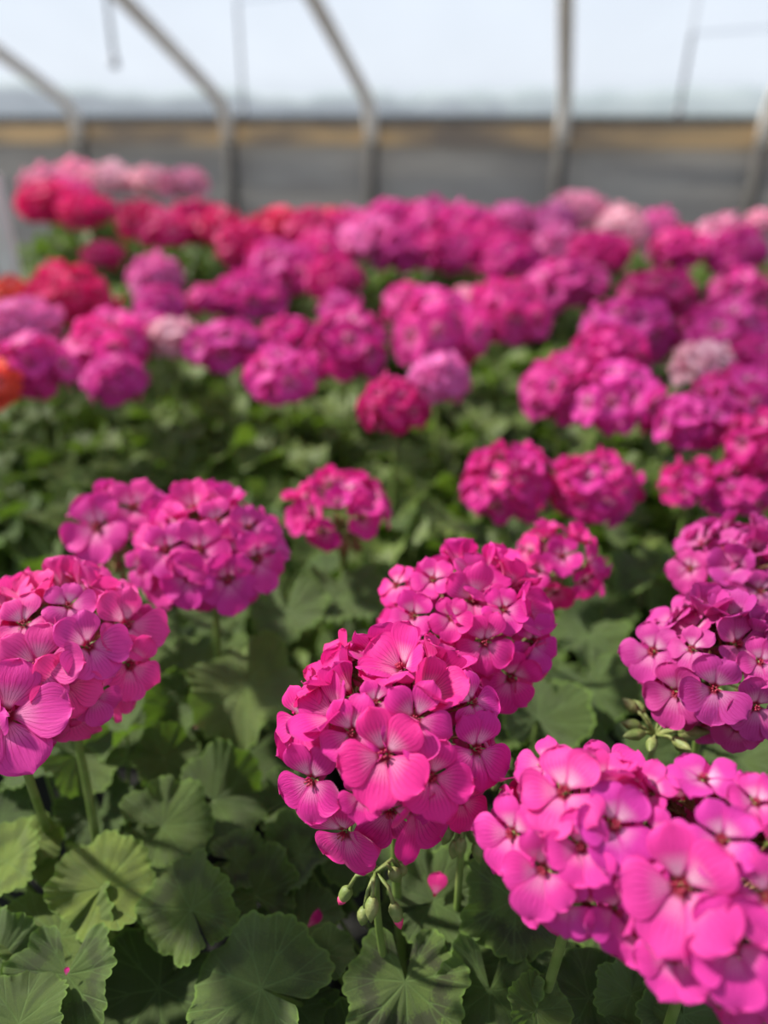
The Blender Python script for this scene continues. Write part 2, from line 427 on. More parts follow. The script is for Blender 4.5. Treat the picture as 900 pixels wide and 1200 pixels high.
# ------------------------------------------------------------------ florets (unit: petal length about 1)
def petal(mb, ang, ln, wd, elev, rnd, upper, nu=8, nv=9, mi=0):
    vs = []; uvs = []; fs = []
    roll = rnd.uniform(-.14, .14); curl = rnd.uniform(.05, .45); cross = rnd.uniform(-.35, .38); ph = rnd.uniform(0, 9); asym = rnd.uniform(-.06, .06)
    ca, sa = math.cos(ang), math.sin(ang)
    for j in range(nv+1):
        v = j/nv; vv = 1-(1-v)**1.35
        if vv < .60:
            k = vv/.60; w = .10 + .90*(k*k*(3-2*k))
        else: w = math.sqrt(max(0, 1 - ((vv-.60)/.40)**2.3))
        w = max(w, .02)*wd/2
        # profile along the petal: rises out of the throat, opens, bends back at the rim
        e = elev + .55*(1-vv)**3 - curl*vv*vv
        rad = ln*vv*math.cos(elev*.9); hz = ln*(math.sin(elev)*vv + .16*(1-(1-vv)**3) - curl*.42*vv**3)
        for i in range(nu+1):
            u = -1 + 2*i/nu
            lx = .05 + rad*(1 - .10*u*u*vv*vv*.6) ; ly = u*w + asym*vv
            z = hz + cross*wd*.5*u*u*vv*(w*2/wd)**2 + roll*u*w + .06*vv*vv*math.sin(2.6*u + ph + 3*vv) + .02*vv*math.sin(9*u+ph*2)*abs(u)
            vs.append((lx*ca - ly*sa, lx*sa + ly*ca, z - .10)); uvs.append((i/nu + (2.0 if upper else 0), vv))
    n = nu+1
    for j in range(nv):
        for i in range(nu): fs.append((j*n+i, j*n+i+1, (j+1)*n+i+1, (j+1)*n+i))
    mb.add(vs, fs, uvs, mi)
def floret_geom(mb, seed, elev, hi=True):
    rnd = random.Random(seed); nu, nv = (8, 10) if hi else (4, 5)
    # local +y is up in the blossom, +z faces out
    spec = [(90+31, 1.0, .80, 1), (90-31, 1.0, .80, 1), (-90-64, 1.02, .95, 0), (-90+64, 1.02, .95, 0), (-90, 1.08, 1.0, 0)]
    for a, l, w, up in spec:
        petal(mb, R(a + rnd.uniform(-5, 5)), l*rnd.uniform(.93, 1.06), w*rnd.uniform(.95, 1.12), elev + rnd.uniform(-.12, .12), rnd, up, nu, nv)
    if hi:
        for k in range(6):
            a = k*PI/3 + rnd.uniform(-.3, .3); t = rnd.uniform(.05, .11)
            mb.tube([(0, 0, -.12), (math.cos(a)*t*.5, math.sin(a)*t*.5, .03), (math.cos(a)*t, math.sin(a)*t, .13)], [.018, .016, .026], 5, 1)
        mb.tube([(0, 0, -.10), (0, 0, -.30), (0, 0, -.42)], [.075, .085, .05], 8, 3)
        for k in range(5):
            a = 2*PI*k/5; mb.tube([(math.cos(a)*.05, math.sin(a)*.05, -.3), (math.cos(a)*.13, math.sin(a)*.13, -.12), (math.cos(a)*.24, math.sin(a)*.24, -.02)], [.03, .045, .008], 5, 3)
        mb.tube([(0, 0, -.38), (.03, -.05, -1.1), (0, 0, -1.75)], [.035, .032, .03], 6, 2)
FLORETS = []; CUPPED = []
for s in range(12):
    mb = MB(); floret_geom(mb, 300+s, (.10, .22, .32, .05, .40, .18)[s % 6]); FLORETS.append(mb.mesh('floret', [M_PETAL, M_RED, M_PEDICEL, M_STALK]))
for s in range(6):
    mb = MB(); floret_geom(mb, 500+s, .62 + .1*s); CUPPED.append(mb.mesh('floret', [M_PETAL, M_RED, M_PEDICEL, M_STALK]))

def head_dirs(n, maxpol, rnd):
    out = []
    for i in range(n):
        c = 1 - (i+.5)/n*(1-math.cos(maxpol)); pol = math.acos(max(-1, min(1, c))) ; az = i*2.399963 + rnd.uniform(-.25, .25)
        pol += rnd.uniform(-.10, .10)
        out.append(Vector((math.sin(pol)*math.cos(az), math.sin(pol)*math.sin(az), math.cos(pol))))
    return out
def floret_frame(d, rnd, pos, s, wob=.28):
    z = (d + Vector((rnd.gauss(0, wob), rnd.gauss(0, wob), rnd.gauss(0, wob)*.7))*.8).normalized()
    up = Vector((0, 0, 1)) if abs(z.z) < .9 else Vector((0, 1, 0))
    y = (up - z*up.dot(z)).normalized(); x = y.cross(z)
    a = rnd.gauss(0, .35); x = x*math.cos(a) + y*math.sin(a)
    return frame(pos, x, z, s)

# mid-distance heads: whole head in one mesh, six variants, unit radius 1 sphere about the origin
HEADS = []
for s in range(6):
    rnd = random.Random(900+s); mb = MB(); n = 26 + 3*s
    for k, d in enumerate(head_dirs(n, R(118), rnd)):
        sub = MB(); floret_geom(sub, rnd.randint(0, 99999), rnd.choice((.1, .25, .4)), False)
        Mx = floret_frame(d, rnd, Vector((d.x, d.y, d.z*.80))*.72*rnd.uniform(.70, 1.14), .39*rnd.uniform(.9, 1.1))
        o = len(mb.v); mb.v += [tuple(Mx @ Vector(p)) for p in sub.v]; mb.f += [tuple(i+o for i in f) for f in sub.f]; mb.uv += sub.uv; mb.m += sub.m
        mb.tube([(0, 0, -.35), Mx @ Vector((0, 0, -.1))], [.015, .015], 4, 1)
    HEADS.append(mb.mesh('flower_head', [M_PETAL, M_STALK]))
# foliage of a plant seen out of focus
FOLI = []
for s in range(6):
    rnd = random.Random(40+s); mb = MB()
    for k in range(58):
        a = k*2.39996; q = math.sqrt((k+.5)/58); r = .155*q
        z = .175 - .06*q*q + rnd.uniform(-.045, .02); sz = rnd.uniform(.024, .039)
        p = Vector((r*math.cos(a) + rnd.uniform(-.01, .01), r*math.sin(a) + rnd.uniform(-.01, .01), z))
        out = Vector((math.cos(a), math.sin(a), 0)); nrm = Vector((0, 0, 1)) + out*(.15+.6*q*q) + Vector((rnd.gauss(0, .22), rnd.gauss(0, .22), 0))
        leaf_geom(mb, rnd.randint(0, 9999), 44, 4, frame(p, out, nrm, sz))
        mb.tube([p, (p*.45 + Vector((0, 0, .02))), (0, 0, .07)], [.0013, .0016, .002], 4, 1)
    FOLI.append(mb.mesh('foliage', [M_LEAF, M_STALK]))

# ------------------------------------------------------------------ colours
HOT = (0.70, 0.026, 0.30, 1); ORC = (0.69, 0.045, 0.35, 1); ROSE = (0.76, 0.058, 0.35, 1)
CRIM = (0.70, 0.016, 0.18, 1); RED = (0.76, 0.020, 0.14, 1); SCAR = (0.80, 0.03, 0.02, 1); ORNG = (0.90, 0.12, 0.04, 1)
PALE = (0.84, 0.34, 0.52, 1); BLUSH = (0.88, 0.54, 0.64, 1); LILA = (0.82, 0.18, 0.52, 1)
DUSK = (0.52, 0.045, 0.29, 1)

class Plant:
    def __init__(s, name, x, y, label, group=None):
        s.o = bpy.data.objects.new(name, None); COL.objects.link(s.o); s.o.location = (x, y, BZ)
        s.o.empty_display_size = .02
        tag(s.o, label, 'geranium plant', group); s.base = Vector((x, y, BZ)); s.nleaf = 0
        link('pot', POT, s.o)
    def loc(s, p): return Vector(p) - s.base
PLANTS = []; RND = random.Random(11)

def bez(a, b, c, n=8): return [a*(1-t)**2 + b*2*t*(1-t) + c*t*t for t in [i/n for i in range(n+1)]]

def near_head(pl, px, py, w, hgt, col, n=38, drop=.26, maxpol=112, seed=1, foot=None, fs=None, wither=0, lab=None, axis=(0, 0, 1), hand=()):
    """a focused head: hub on the stem with every floret its own object"""
    rnd = random.Random(seed); c, z = at(px, py, drop)
    Rw = w*z/F/2; Rh = hgt*z/F/2; fsz = fs or min(.019, max(.0135, Rw*.37))
    rx = Rw - fsz*.50; rz = max(.012, Rh - fsz*.45)
    hubp = c - Vector((0, 0, rz*.75)); lc = pl.loc(c); lh = pl.loc(hubp)
    mb = MB(); mb.tube([lh + Vector((0, 0, -.006)), lh, lh + Vector((0, 0, .005)), lh + Vector((0, 0, .010))], [.0025, .005, .006, .003], 10)
    for k in range(9):
        a = k*.7; mb.tube([lh, lh + Vector((math.cos(a)*.006, math.sin(a)*.006, .001)), lh + Vector((math.cos(a)*.008, math.sin(a)*.008, -.004))], [.002, .0016, .0004], 5)
    h = link('flower_head', mb.mesh('flower_head', [M_STALK]), pl.o)
    if lab: h['label'] = lab
    f0 = pl.loc(foot) if foot is not None else Vector((rnd.uniform(-.01, .01), rnd.uniform(-.01, .01), .072))
    mb = MB(); mid = Vector((lh.x*.85+f0.x*.15, lh.y*.85+f0.y*.15, (lh.z+f0.z)/2)); pts = bez(f0, mid, lh, 10)
    mb.tube(pts, [.0030-.0008*i/10 for i in range(11)], 10); link('stem', mb.mesh('stem', [M_STALK]), h)
    A = Vector(axis).normalized(); Q = Vector((0, 0, 1)).rotation_difference(A)
    taken = []
    for hx, hy, hw, roll in hand:                    # the florets one can tell apart, set on the head's own dome
        rr = ray(hx, hy); o_ = Vector((0, 0, CAMH)) - c
        Sx, Sz = rx*1.04, rz*1.04
        oo = Vector((o_.x/Sx, o_.y/Sx, o_.z/Sz)); rd = Vector((rr.x/Sx, rr.y/Sx, rr.z/Sz))
        a_, b_, c_ = rd.dot(rd), 2*oo.dot(rd), oo.dot(oo)-1; disc = b_*b_ - 4*a_*c_
        tt = (-b_ - math.sqrt(disc))/(2*a_) if disc > 0 else -b_/(2*a_)
        hp = o_ + rr*tt; d = Vector((hp.x/Sx, hp.y/Sx, hp.z/Sz)).normalized(); taken.append(d)
        view = (o_ - hp).normalized(); nn = (Vector((hp.x/Sx**2, hp.y/Sx**2, hp.z/Sz**2)).normalized()*.55 + view*.45 + Vector((rnd.gauss(0, .08), rnd.gauss(0, .08), 0))).normalized()
        y = (Vector((0, 0, 1)) - nn*nn.z).normalized(); x = y.cross(nn); ra = R(roll); x = x*math.cos(ra) + y*math.sin(ra)
        cc = tuple(min(1, col[i]*rnd.uniform(.95, 1.08)) for i in range(3)) + (1,)
        link('floret', FLORETS[rnd.choice((0, 1, 3, 5, 6, 7, 9, 11))], h, frame(lc + hp + nn*.003, x, nn, hw*tt/F/2*(1.08 if pl is C else 1.16)), cc)
    for k, d in enumerate(head_dirs(n, R(maxpol), rnd)):
        d = Q @ d
        if any(d.dot(q_) > math.cos(min(.42, fsz*.80/rx)) for q_ in taken): continue
        pos = lc + Vector((d.x*rx, d.y*rx, d.z*rz))*(rnd.uniform(.84, .97) if hand else rnd.uniform(.90, 1.07))
        top = d.z > .62
        me = rnd.choice(CUPPED if (top and rnd.random() < .6) else FLORETS)
        dd = Vector((d.x, d.y, d.z*.9 + .08)).normalized()
        cc = tuple(min(1, col[i]*rnd.uniform(.93, 1.07)) for i in range(3)) + (1,)
        link('floret', me, h, floret_frame(dd, rnd, pos, fsz*rnd.uniform(.92, 1.08), .30 if top else .20), cc)
    return h

def bud_cluster(pl, px, py, drop, n, ln, col_tip, rnd, droop=.6, foot=None, spent=False, size=1.0, name='bud_cluster', lab=None):
    c, z = at(px, py, drop); lc = pl.loc(c); mb = MB()
    f0 = pl.loc(foot) if foot is not None else Vector((0, 0, .072))
    mb.tube(bez(f0, Vector((lc.x, lc.y, (lc.z+f0.z)/2)), lc, 8), [.0024-.0006*i/8 for i in range(9)], 8)
    main = link(name, mb.mesh(name, [M_STALK]), pl.o)
    if lab: main['label'] = lab
    for k in range(n):
        a = k*2.4 + rnd.uniform(-.3, .3); q = (k+.5)/n
        d = Vector((math.cos(a), math.sin(a), .9 - 1.7*q*droop*1.3)).normalized(); L = ln*rnd.uniform(.6, 1.1)
        p1 = lc + d*L*.45; p2 = p1 + Vector((d.x*.35, d.y*.35, d.z*.3 - droop))*L*.5
        bd = (p2-p1).normalized(); bl = rnd.uniform(.008, .012)*size; br = .0026*size
        b = MB(); b.tube([lc, p1, p2], [.0009, .0009, .0011], 6, 2 if spent else 0)
        pts = [p2 + bd*bl*t for t in (0, .12, .3, .5, .7, .85, 1)]
        b.tube(pts, [br*x for x in (.45, .8, 1.05, 1.0, .8, .5, .12)], 8, 0)
        if col_tip and rnd.random() < col_tip: b.tube([p2 + bd*bl*t for t in (.72, .85, 1.0, 1.18)], [br*x for x in (.80, .72, .5, .08)], 8, 1)
        link('bud', b.mesh('bud', [M_SPENT if spent else M_BUD, M_TIP, M_PEDICEL]), main)
    return main

# ------------------------------------------------------------------ near plants
def near_plant(x, y, label):
    p = Plant('geranium_plant', x, y, label); p.near = True; PLANTS.append(p); return p
A = near_plant(-.175, .300, 'potted geranium with one large bright pink head leaning over the picture edge above sunlit leaves')
B = near_plant(.020, .270, 'potted geranium in sharp focus with two overlapping hot pink heads and hanging buds')
C = near_plant(.135, .175, 'potted geranium with two very large pink heads merging in the bottom corner')
Dp = near_plant(.235, .370, 'potted geranium with two dusky pink heads stacked one behind the other by the edge')
E = near_plant(-.145, .480, 'potted geranium with a loose open head beside a fuller pink head, brown buds below')
G = near_plant(-.030, .560, 'potted geranium with one small ragged magenta head over browned stalks')
H = near_plant(.115, .440, 'potted geranium with a sparse magenta head just behind the sharp central pair')
I = near_plant(.125, .640, 'potted geranium with two rounded hot pink heads standing side by side on thin stems')
J = near_plant(.290, .610, 'potted geranium with a loose low magenta head behind the dusky pink pair')

near_head(B, 462, 862, 262, 250, HOT, 54, .26, 114, 3, lab='full hot pink flower head in sharp focus', hand=[
 (451, 884, 98, -8), (504, 909, 80, 4), (556, 878, 76, -14), (486, 843, 78, 6), (414, 858, 76, 14), (368, 912, 78, 10), (551, 824, 60, 10), (357, 842, 72, 20),
 (406, 972, 84, 30), (538, 935, 56, -10), (425, 930, 50, 0), (440, 825, 50, 0)])
near_head(B, 543, 738, 208, 185, HOT, 46, .255, 110, 4, foot=B.base + Vector((.02, .03, .072)), lab='pink flower head behind the sharp one', hand=[
 (567, 753, 62, 0), (597, 792, 66, -30), (622, 752, 60, -10), (486, 722, 54, 5), (508, 682, 50, 0), (589, 716, 52, 0), (467, 688, 46, 15), (530, 725, 46, 10)])
near_head(C, 683, 985, 225, 235, ORC, 44, .262, 114, 5, foot=C.base + Vector((-.055, .075, .072)), lab='pink flower head turned to its neighbour', hand=[
 (604, 976, 84, 10), (638, 1016, 92, -5), (662, 930, 98, 12), (682, 992, 78, 0), (718, 968, 92, -20), (722, 1062, 82, 0), (664, 1056, 70, 10), (640, 900, 66, 30)])
near_head(C, 835, 1035, 285, 270, ORC, 54, .262, 118, 6, foot=C.base + Vector((.02, .06, .072)), lab='largest bright pink flower head', hand=[
 (798, 1038, 134, -4), (856, 1104, 112, 8), (896, 1050, 92, -8), (846, 985, 84, 10), (776, 985, 66, 0), (790, 1118, 84, 0), (748, 1088, 70, 0), (884, 944, 66, -10), (824, 918, 70, 0), (764, 932, 66, 10), (892, 1140, 80, 0)])
near_head(Dp, 835, 780, 190, 165, DUSK, 50, .262, 116, 7, hand=[
 (794, 811, 66, 5), (837, 806, 70, 0), (767, 764, 62, 10), (884, 826, 66, -8), (889, 776, 50, -10), (812, 762, 50, 0), (862, 850, 50, 0)])
near_head(Dp, 868, 672, 165, 125, DUSK, 40, .262, 112, 8, foot=Dp.base + Vector((.03, .03, .072)), hand=[
 (853, 703, 48, 0), (890, 692, 46, 0), (811, 667, 46, 10), (826, 700, 44, 5)])
near_head(A, 68, 765, 232, 185, ROSE, 50, .258, 118, 9, hand=[
 (102, 758, 76, 5), (45, 781, 88, 12), (146, 733, 78, -12), (150, 779, 66, -30), (108, 812, 58, 0), (29, 733, 62, 10), (80, 712, 54, 0), (74, 800, 70, 0), (12, 780, 60, 0)])
near_head(A, 12, 842, 110, 90, ORC, 3, .258, 140, 21, axis=(-.8, -1, -.1), fs=.016, foot=at(64, 985, .50)[0], hand=[(6, 840, 118, 0)])
near_head(E, 245, 645, 176, 132, ORC, 40, .26, 116, 10, hand=[
 (235, 645, 62, 0), (266, 678, 64, -5), (300, 655, 66, -12), (222, 676, 58, 5), (196, 645, 56, 8), (171, 664, 46, 40), (254, 612, 50, 0), (290, 620, 48, -8)])
near_head(E, 140, 607, 118, 76, ORC, 10, .26, 100, 11, foot=E.base + Vector((-.02, .0, .072)), hand=[(115, 618, 72, 6), (156, 596, 62, -8), (180, 606, 44, 0)])
near_head(G, 398, 598, 124, 78, HOT, 18, .285, 105, 12)
near_head(H, 652, 664, 118, 92, HOT, 16, .275, 110, 13)
near_head(I, 594, 568, 106, 86, HOT, 34, .30, 118, 14)
near_head(I, 696, 573, 108, 88, HOT, 34, .30, 118, 15, foot=I.base + Vector((.03, .0, .072)))
near_head(J, 808, 568, 66, 50, HOT, 14, .30, 110, 16)
near_head(J, 870, 574, 84, 64, HOT, 26, .30, 115, 17, foot=J.base + Vector((.03, .0, .072)))

# single florets hanging out of the main heads
def lone(pl, px, py, drop, s, col, nrm, seed, roll=0.0):
    rnd = random.Random(seed); c, z = at(px, py, drop); n_ = Vector(nrm).normalized()
    y = (Vector((0, 0, 1)) - n_*n_.z).normalized(); x = y.cross(n_); x = x*math.cos(roll) + y*math.sin(roll)
    h = [o for o in pl.o.children if o.name.startswith('flower_head')][0]
    link('floret', FLORETS[seed % 12], h, frame(pl.loc(c), x, n_, s), col)
rb = random.Random(77)
bud_cluster(B, 440, 1022, .315, 8, .020, .5, rb, .75, size=1.2, lab='pink-tipped buds on a bare stalk')
bud_cluster(B, 543, 958, .315, 9, .015, 0, rb, .95, foot=B.base + Vector((.02, -.01, .072)), size=1.1)
bud_cluster(Dp, 768, 862, .292, 14, .024, 0, rb, .12, foot=Dp.base + Vector((-.02, -.01, .072)), size=1.15)
bud_cluster(C, 592, 905, .33, 6, .012, 0, rb, .9, foot=C.base + Vector((-.02, .01, .072)))
bud_cluster(E, 140, 650, .285, 12, .020, 0, rb, .6, foot=E.base + Vector((-.02, 0, .072)), spent=True, name='spent_buds', lab='browned spent flower stalks')
bud_cluster(G, 405, 628, .31, 10, .018, 0, rb, .6, spent=True, name='spent_buds', lab='browned spent flower stalks')

# leaves one by one: px, py of the stalk point, width px, notch direction (deg, image), tilt to camera, tilt to the side, drop, zone, lightness (sunlit or shaded look put into the colour), variant
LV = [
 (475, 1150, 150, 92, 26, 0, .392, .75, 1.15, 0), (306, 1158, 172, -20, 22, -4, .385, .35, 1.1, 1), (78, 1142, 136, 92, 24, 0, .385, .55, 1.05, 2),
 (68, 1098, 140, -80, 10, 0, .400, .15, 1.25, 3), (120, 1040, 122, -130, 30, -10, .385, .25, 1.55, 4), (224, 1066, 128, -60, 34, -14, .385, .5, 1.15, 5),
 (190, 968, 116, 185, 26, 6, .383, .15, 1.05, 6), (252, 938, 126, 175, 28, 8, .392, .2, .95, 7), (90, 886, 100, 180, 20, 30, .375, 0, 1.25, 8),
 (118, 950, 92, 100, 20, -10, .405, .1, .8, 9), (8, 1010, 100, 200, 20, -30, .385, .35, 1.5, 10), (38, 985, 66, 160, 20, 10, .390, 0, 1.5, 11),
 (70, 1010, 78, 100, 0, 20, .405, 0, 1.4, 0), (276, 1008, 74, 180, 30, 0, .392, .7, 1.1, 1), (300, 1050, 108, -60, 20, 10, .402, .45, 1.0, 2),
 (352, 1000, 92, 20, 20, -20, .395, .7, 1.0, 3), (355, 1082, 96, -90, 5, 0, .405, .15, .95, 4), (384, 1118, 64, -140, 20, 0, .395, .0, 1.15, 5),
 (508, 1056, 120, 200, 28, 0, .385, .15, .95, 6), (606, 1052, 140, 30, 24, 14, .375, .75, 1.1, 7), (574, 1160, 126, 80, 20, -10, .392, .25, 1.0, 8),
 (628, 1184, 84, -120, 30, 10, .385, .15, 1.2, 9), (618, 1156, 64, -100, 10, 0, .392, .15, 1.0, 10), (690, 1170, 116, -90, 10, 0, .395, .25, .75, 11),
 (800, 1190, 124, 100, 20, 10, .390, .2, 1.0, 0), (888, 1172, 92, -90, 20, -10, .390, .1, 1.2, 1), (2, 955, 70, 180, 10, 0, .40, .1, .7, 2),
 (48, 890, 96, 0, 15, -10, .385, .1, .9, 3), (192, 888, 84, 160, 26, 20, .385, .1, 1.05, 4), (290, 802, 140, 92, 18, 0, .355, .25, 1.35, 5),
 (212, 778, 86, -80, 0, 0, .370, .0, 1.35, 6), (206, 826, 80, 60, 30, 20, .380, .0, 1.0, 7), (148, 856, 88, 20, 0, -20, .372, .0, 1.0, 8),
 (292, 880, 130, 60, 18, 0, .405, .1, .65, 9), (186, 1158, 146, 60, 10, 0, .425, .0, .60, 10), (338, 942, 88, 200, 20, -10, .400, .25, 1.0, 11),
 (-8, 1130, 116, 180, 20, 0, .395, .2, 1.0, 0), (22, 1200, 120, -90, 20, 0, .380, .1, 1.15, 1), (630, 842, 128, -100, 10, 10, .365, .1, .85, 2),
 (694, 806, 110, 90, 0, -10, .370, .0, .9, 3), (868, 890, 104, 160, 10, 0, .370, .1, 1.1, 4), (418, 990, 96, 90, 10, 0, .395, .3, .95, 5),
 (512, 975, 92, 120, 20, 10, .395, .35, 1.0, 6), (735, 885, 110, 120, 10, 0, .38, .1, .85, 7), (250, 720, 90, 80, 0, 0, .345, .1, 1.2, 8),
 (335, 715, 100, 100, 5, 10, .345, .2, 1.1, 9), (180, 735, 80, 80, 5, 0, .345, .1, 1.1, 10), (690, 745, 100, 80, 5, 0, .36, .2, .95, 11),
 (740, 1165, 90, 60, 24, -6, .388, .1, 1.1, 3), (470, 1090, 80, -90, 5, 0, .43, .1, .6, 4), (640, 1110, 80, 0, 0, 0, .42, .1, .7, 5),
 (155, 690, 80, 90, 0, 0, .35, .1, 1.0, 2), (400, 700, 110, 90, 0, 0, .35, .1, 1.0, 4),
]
LEAFCOL = (0.052, 0.088, 0.018)
placed = []
def put_leaf(p, rad, n_, xdir, bright, zone, var, rnd, owner=None):
    if owner is None:
        owner = min([q for q in PLANTS if getattr(q, 'near', False) and q.nleaf < 96], key=lambda q: (Vector((p.x, p.y)) - q.base.xy).length)
    owner.nleaf += 1
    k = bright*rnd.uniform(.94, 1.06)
    yel = max(0, bright-1.0); k *= 1 + .8*max(0, bright-1.2)  # sunlit leaves painted lighter and yellower in their own colour
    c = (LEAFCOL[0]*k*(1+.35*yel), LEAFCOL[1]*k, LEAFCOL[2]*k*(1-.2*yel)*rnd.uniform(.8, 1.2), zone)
    Mx = frame(owner.loc(p), xdir, n_, rad)
    o = link('leaf', LEAVES[var % 12], owner.o, Mx, c)
    # stalk from the plant's crown to the blade, a child of the leaf
    inv = Mx.inverted(); lp = owner.loc(p); f0 = Vector((rnd.uniform(-.012, .012), rnd.uniform(-.012, .012), .070))
    far = (lp.xy - f0.xy).length
    mid = Vector((f0.x*.35 + lp.x*.65, f0.y*.35 + lp.y*.65, min(lp.z - .02, (f0.z*.45 + lp.z*.55)))) - n_.normalized()*.01
    mb = MB(); mb.tube([inv @ q for q in bez(f0, mid, lp - n_.normalized()*.0006, 7)], [(.0016 - .0004*i/7)/rad for i in range(8)], 6)
    link('stalk', mb.mesh('stalk', [M_STALK]), o)
    placed.append((p.x, p.y, p.z, rad)); return o
rl = random.Random(5); HAND = []
for (px, py, w, na, tc_, ts, drop, zone, br, var) in LV:
    p, z = at(px, py, drop); rad = w*z/F/2*1.04
    n_ = Euler((R(tc_), R(ts), 0)).to_matrix() @ Vector((0, 0, 1))
    nd = Vector((math.cos(R(na)), math.sin(R(na)), 0))
    HAND.append(put_leaf(p, rad, n_, -nd, br, zone, var, rl))
# the lower storey between them
def fill(nmax, dlo, dhi, gap, szlo, szhi, seed, bright, x0=-.55, x1=.50, y0=.06, y1=.74):
    rnd = random.Random(seed); cnt = 0; tries = 0
    while cnt < nmax and tries < nmax*40:
        tries += 1
        x = rnd.uniform(x0, x1); y = rnd.uniform(y0, y1)
        if abs(x) > .27 + .50*y: continue
        drop = rnd.uniform(dlo, dhi) - .025*min(1, max(0, (y-.30)/.25)); z = CAMH - drop; rad = rnd.uniform(szlo, szhi)
        if any(abs(q[0]-x) < .1 and (q[0]-x)**2 + (q[1]-y)**2 + ((q[2]-z)*1.4)**2 < (gap*(q[3]+rad))**2 for q in placed): continue
        own = min(PLANTS, key=lambda q: (Vector((x, y)) - q.base.xy).length)
        out = Vector((x, y, 0)) - Vector((own.base.x, own.base.y, 0)); l = out.length; out = out/l if l > .001 else Vector((1, 0, 0))
        n_ = Vector((rnd.gauss(0, .25), rnd.gauss(-.12, .22), 1)) + out*min(.6, l*3.2)
        put_leaf(Vector((x, y, z)), rad, n_, out + Vector((rnd.gauss(0, .35), rnd.gauss(0, .35), 0)), bright*rnd.uniform(.75, 1.2), rnd.choice((0, .1, .2, .5, .6)), rnd.randint(0, 11), rnd)
        cnt += 1
    return cnt
fill(130, .395, .425, .66, .024, .037, 21, .98)
fill(120, .43, .47, .60, .022, .036, 22, .85)


# ------------------------------------------------------------------ plants out of focus
def head_at(px, py, w, drop=None):
    if drop is None:
        drop = .26 if py >= 300 else .26 - (300-py)/87*.09
    c, z = at(px, py, drop); size = (w*(1.12 if py > 420 else 1.22) - 2)*z/F
    return c, max(.078, min(.165, size))/2
def far_plant(label, heads, off=(0, .0)):
    pts = [head_at(*h[:3]) for h in heads]
    cx = sum(p.x for p, r in pts)/len(pts) + off[0]; cyy = sum(p.y for p, r in pts)/len(pts) + off[1]
    p = Plant('geranium_plant', cx, cyy, label); PLANTS.append(p); p.near = False
    add_foliage(p, 1.0, max(1.0, min(1.7, (sum(q.z for q, r in pts)/len(pts) - .125 - BZ)/.175)))
    for (c, r), hspec in zip(pts, heads):
        asp = hspec[4] if len(hspec) > 4 else .9
        lc = p.loc(c); me = HEADS[RND.randint(0, 5)]
        Mx = Matrix.Translation(lc) @ Matrix.Rotation(RND.uniform(0, 6.28), 4, 'Z') @ Matrix.Diagonal((r*1.02, r*1.02, r*max(.75, min(1.15, asp*1.15)), 1))
        col = hspec[3]; k = RND.uniform(.92, 1.06)
        h = link('flower_head', me, p.o, Mx, (min(1, col[0]*k), min(1, col[1]*k), min(1, col[2]*k), 1))
        inv = Mx.inverted(); mb = MB(); f0 = Vector((RND.uniform(-.01, .01), RND.uniform(-.01, .01), .07)); hp = lc - Vector((0, 0, r*.3))
        pts_ = [inv @ q for q in bez(f0, Vector((lc.x*.8, lc.y*.8, (f0.z+hp.z)/2)), hp, 5)]
        mb.tube(pts_, [.0022/r]*6, 6); link('stem', mb.mesh('stem', [M_STALK]), h)
    return p
def add_foliage(p, s=1.0, tall=1.0):
    k = RND.uniform(.85, 1.2)
    link('foliage', FOLI[RND.randint(0, 5)], p.o, Matrix.Rotation(RND.uniform(0, 6.28), 4, 'Z') @ Matrix.Diagonal((s, s, s*tall*RND.uniform(.95, 1.08), 1)),
         (LEAFCOL[0]*k*1.55, LEAFCOL[1]*k*1.35, LEAFCOL[2]*k*1.2, .15))
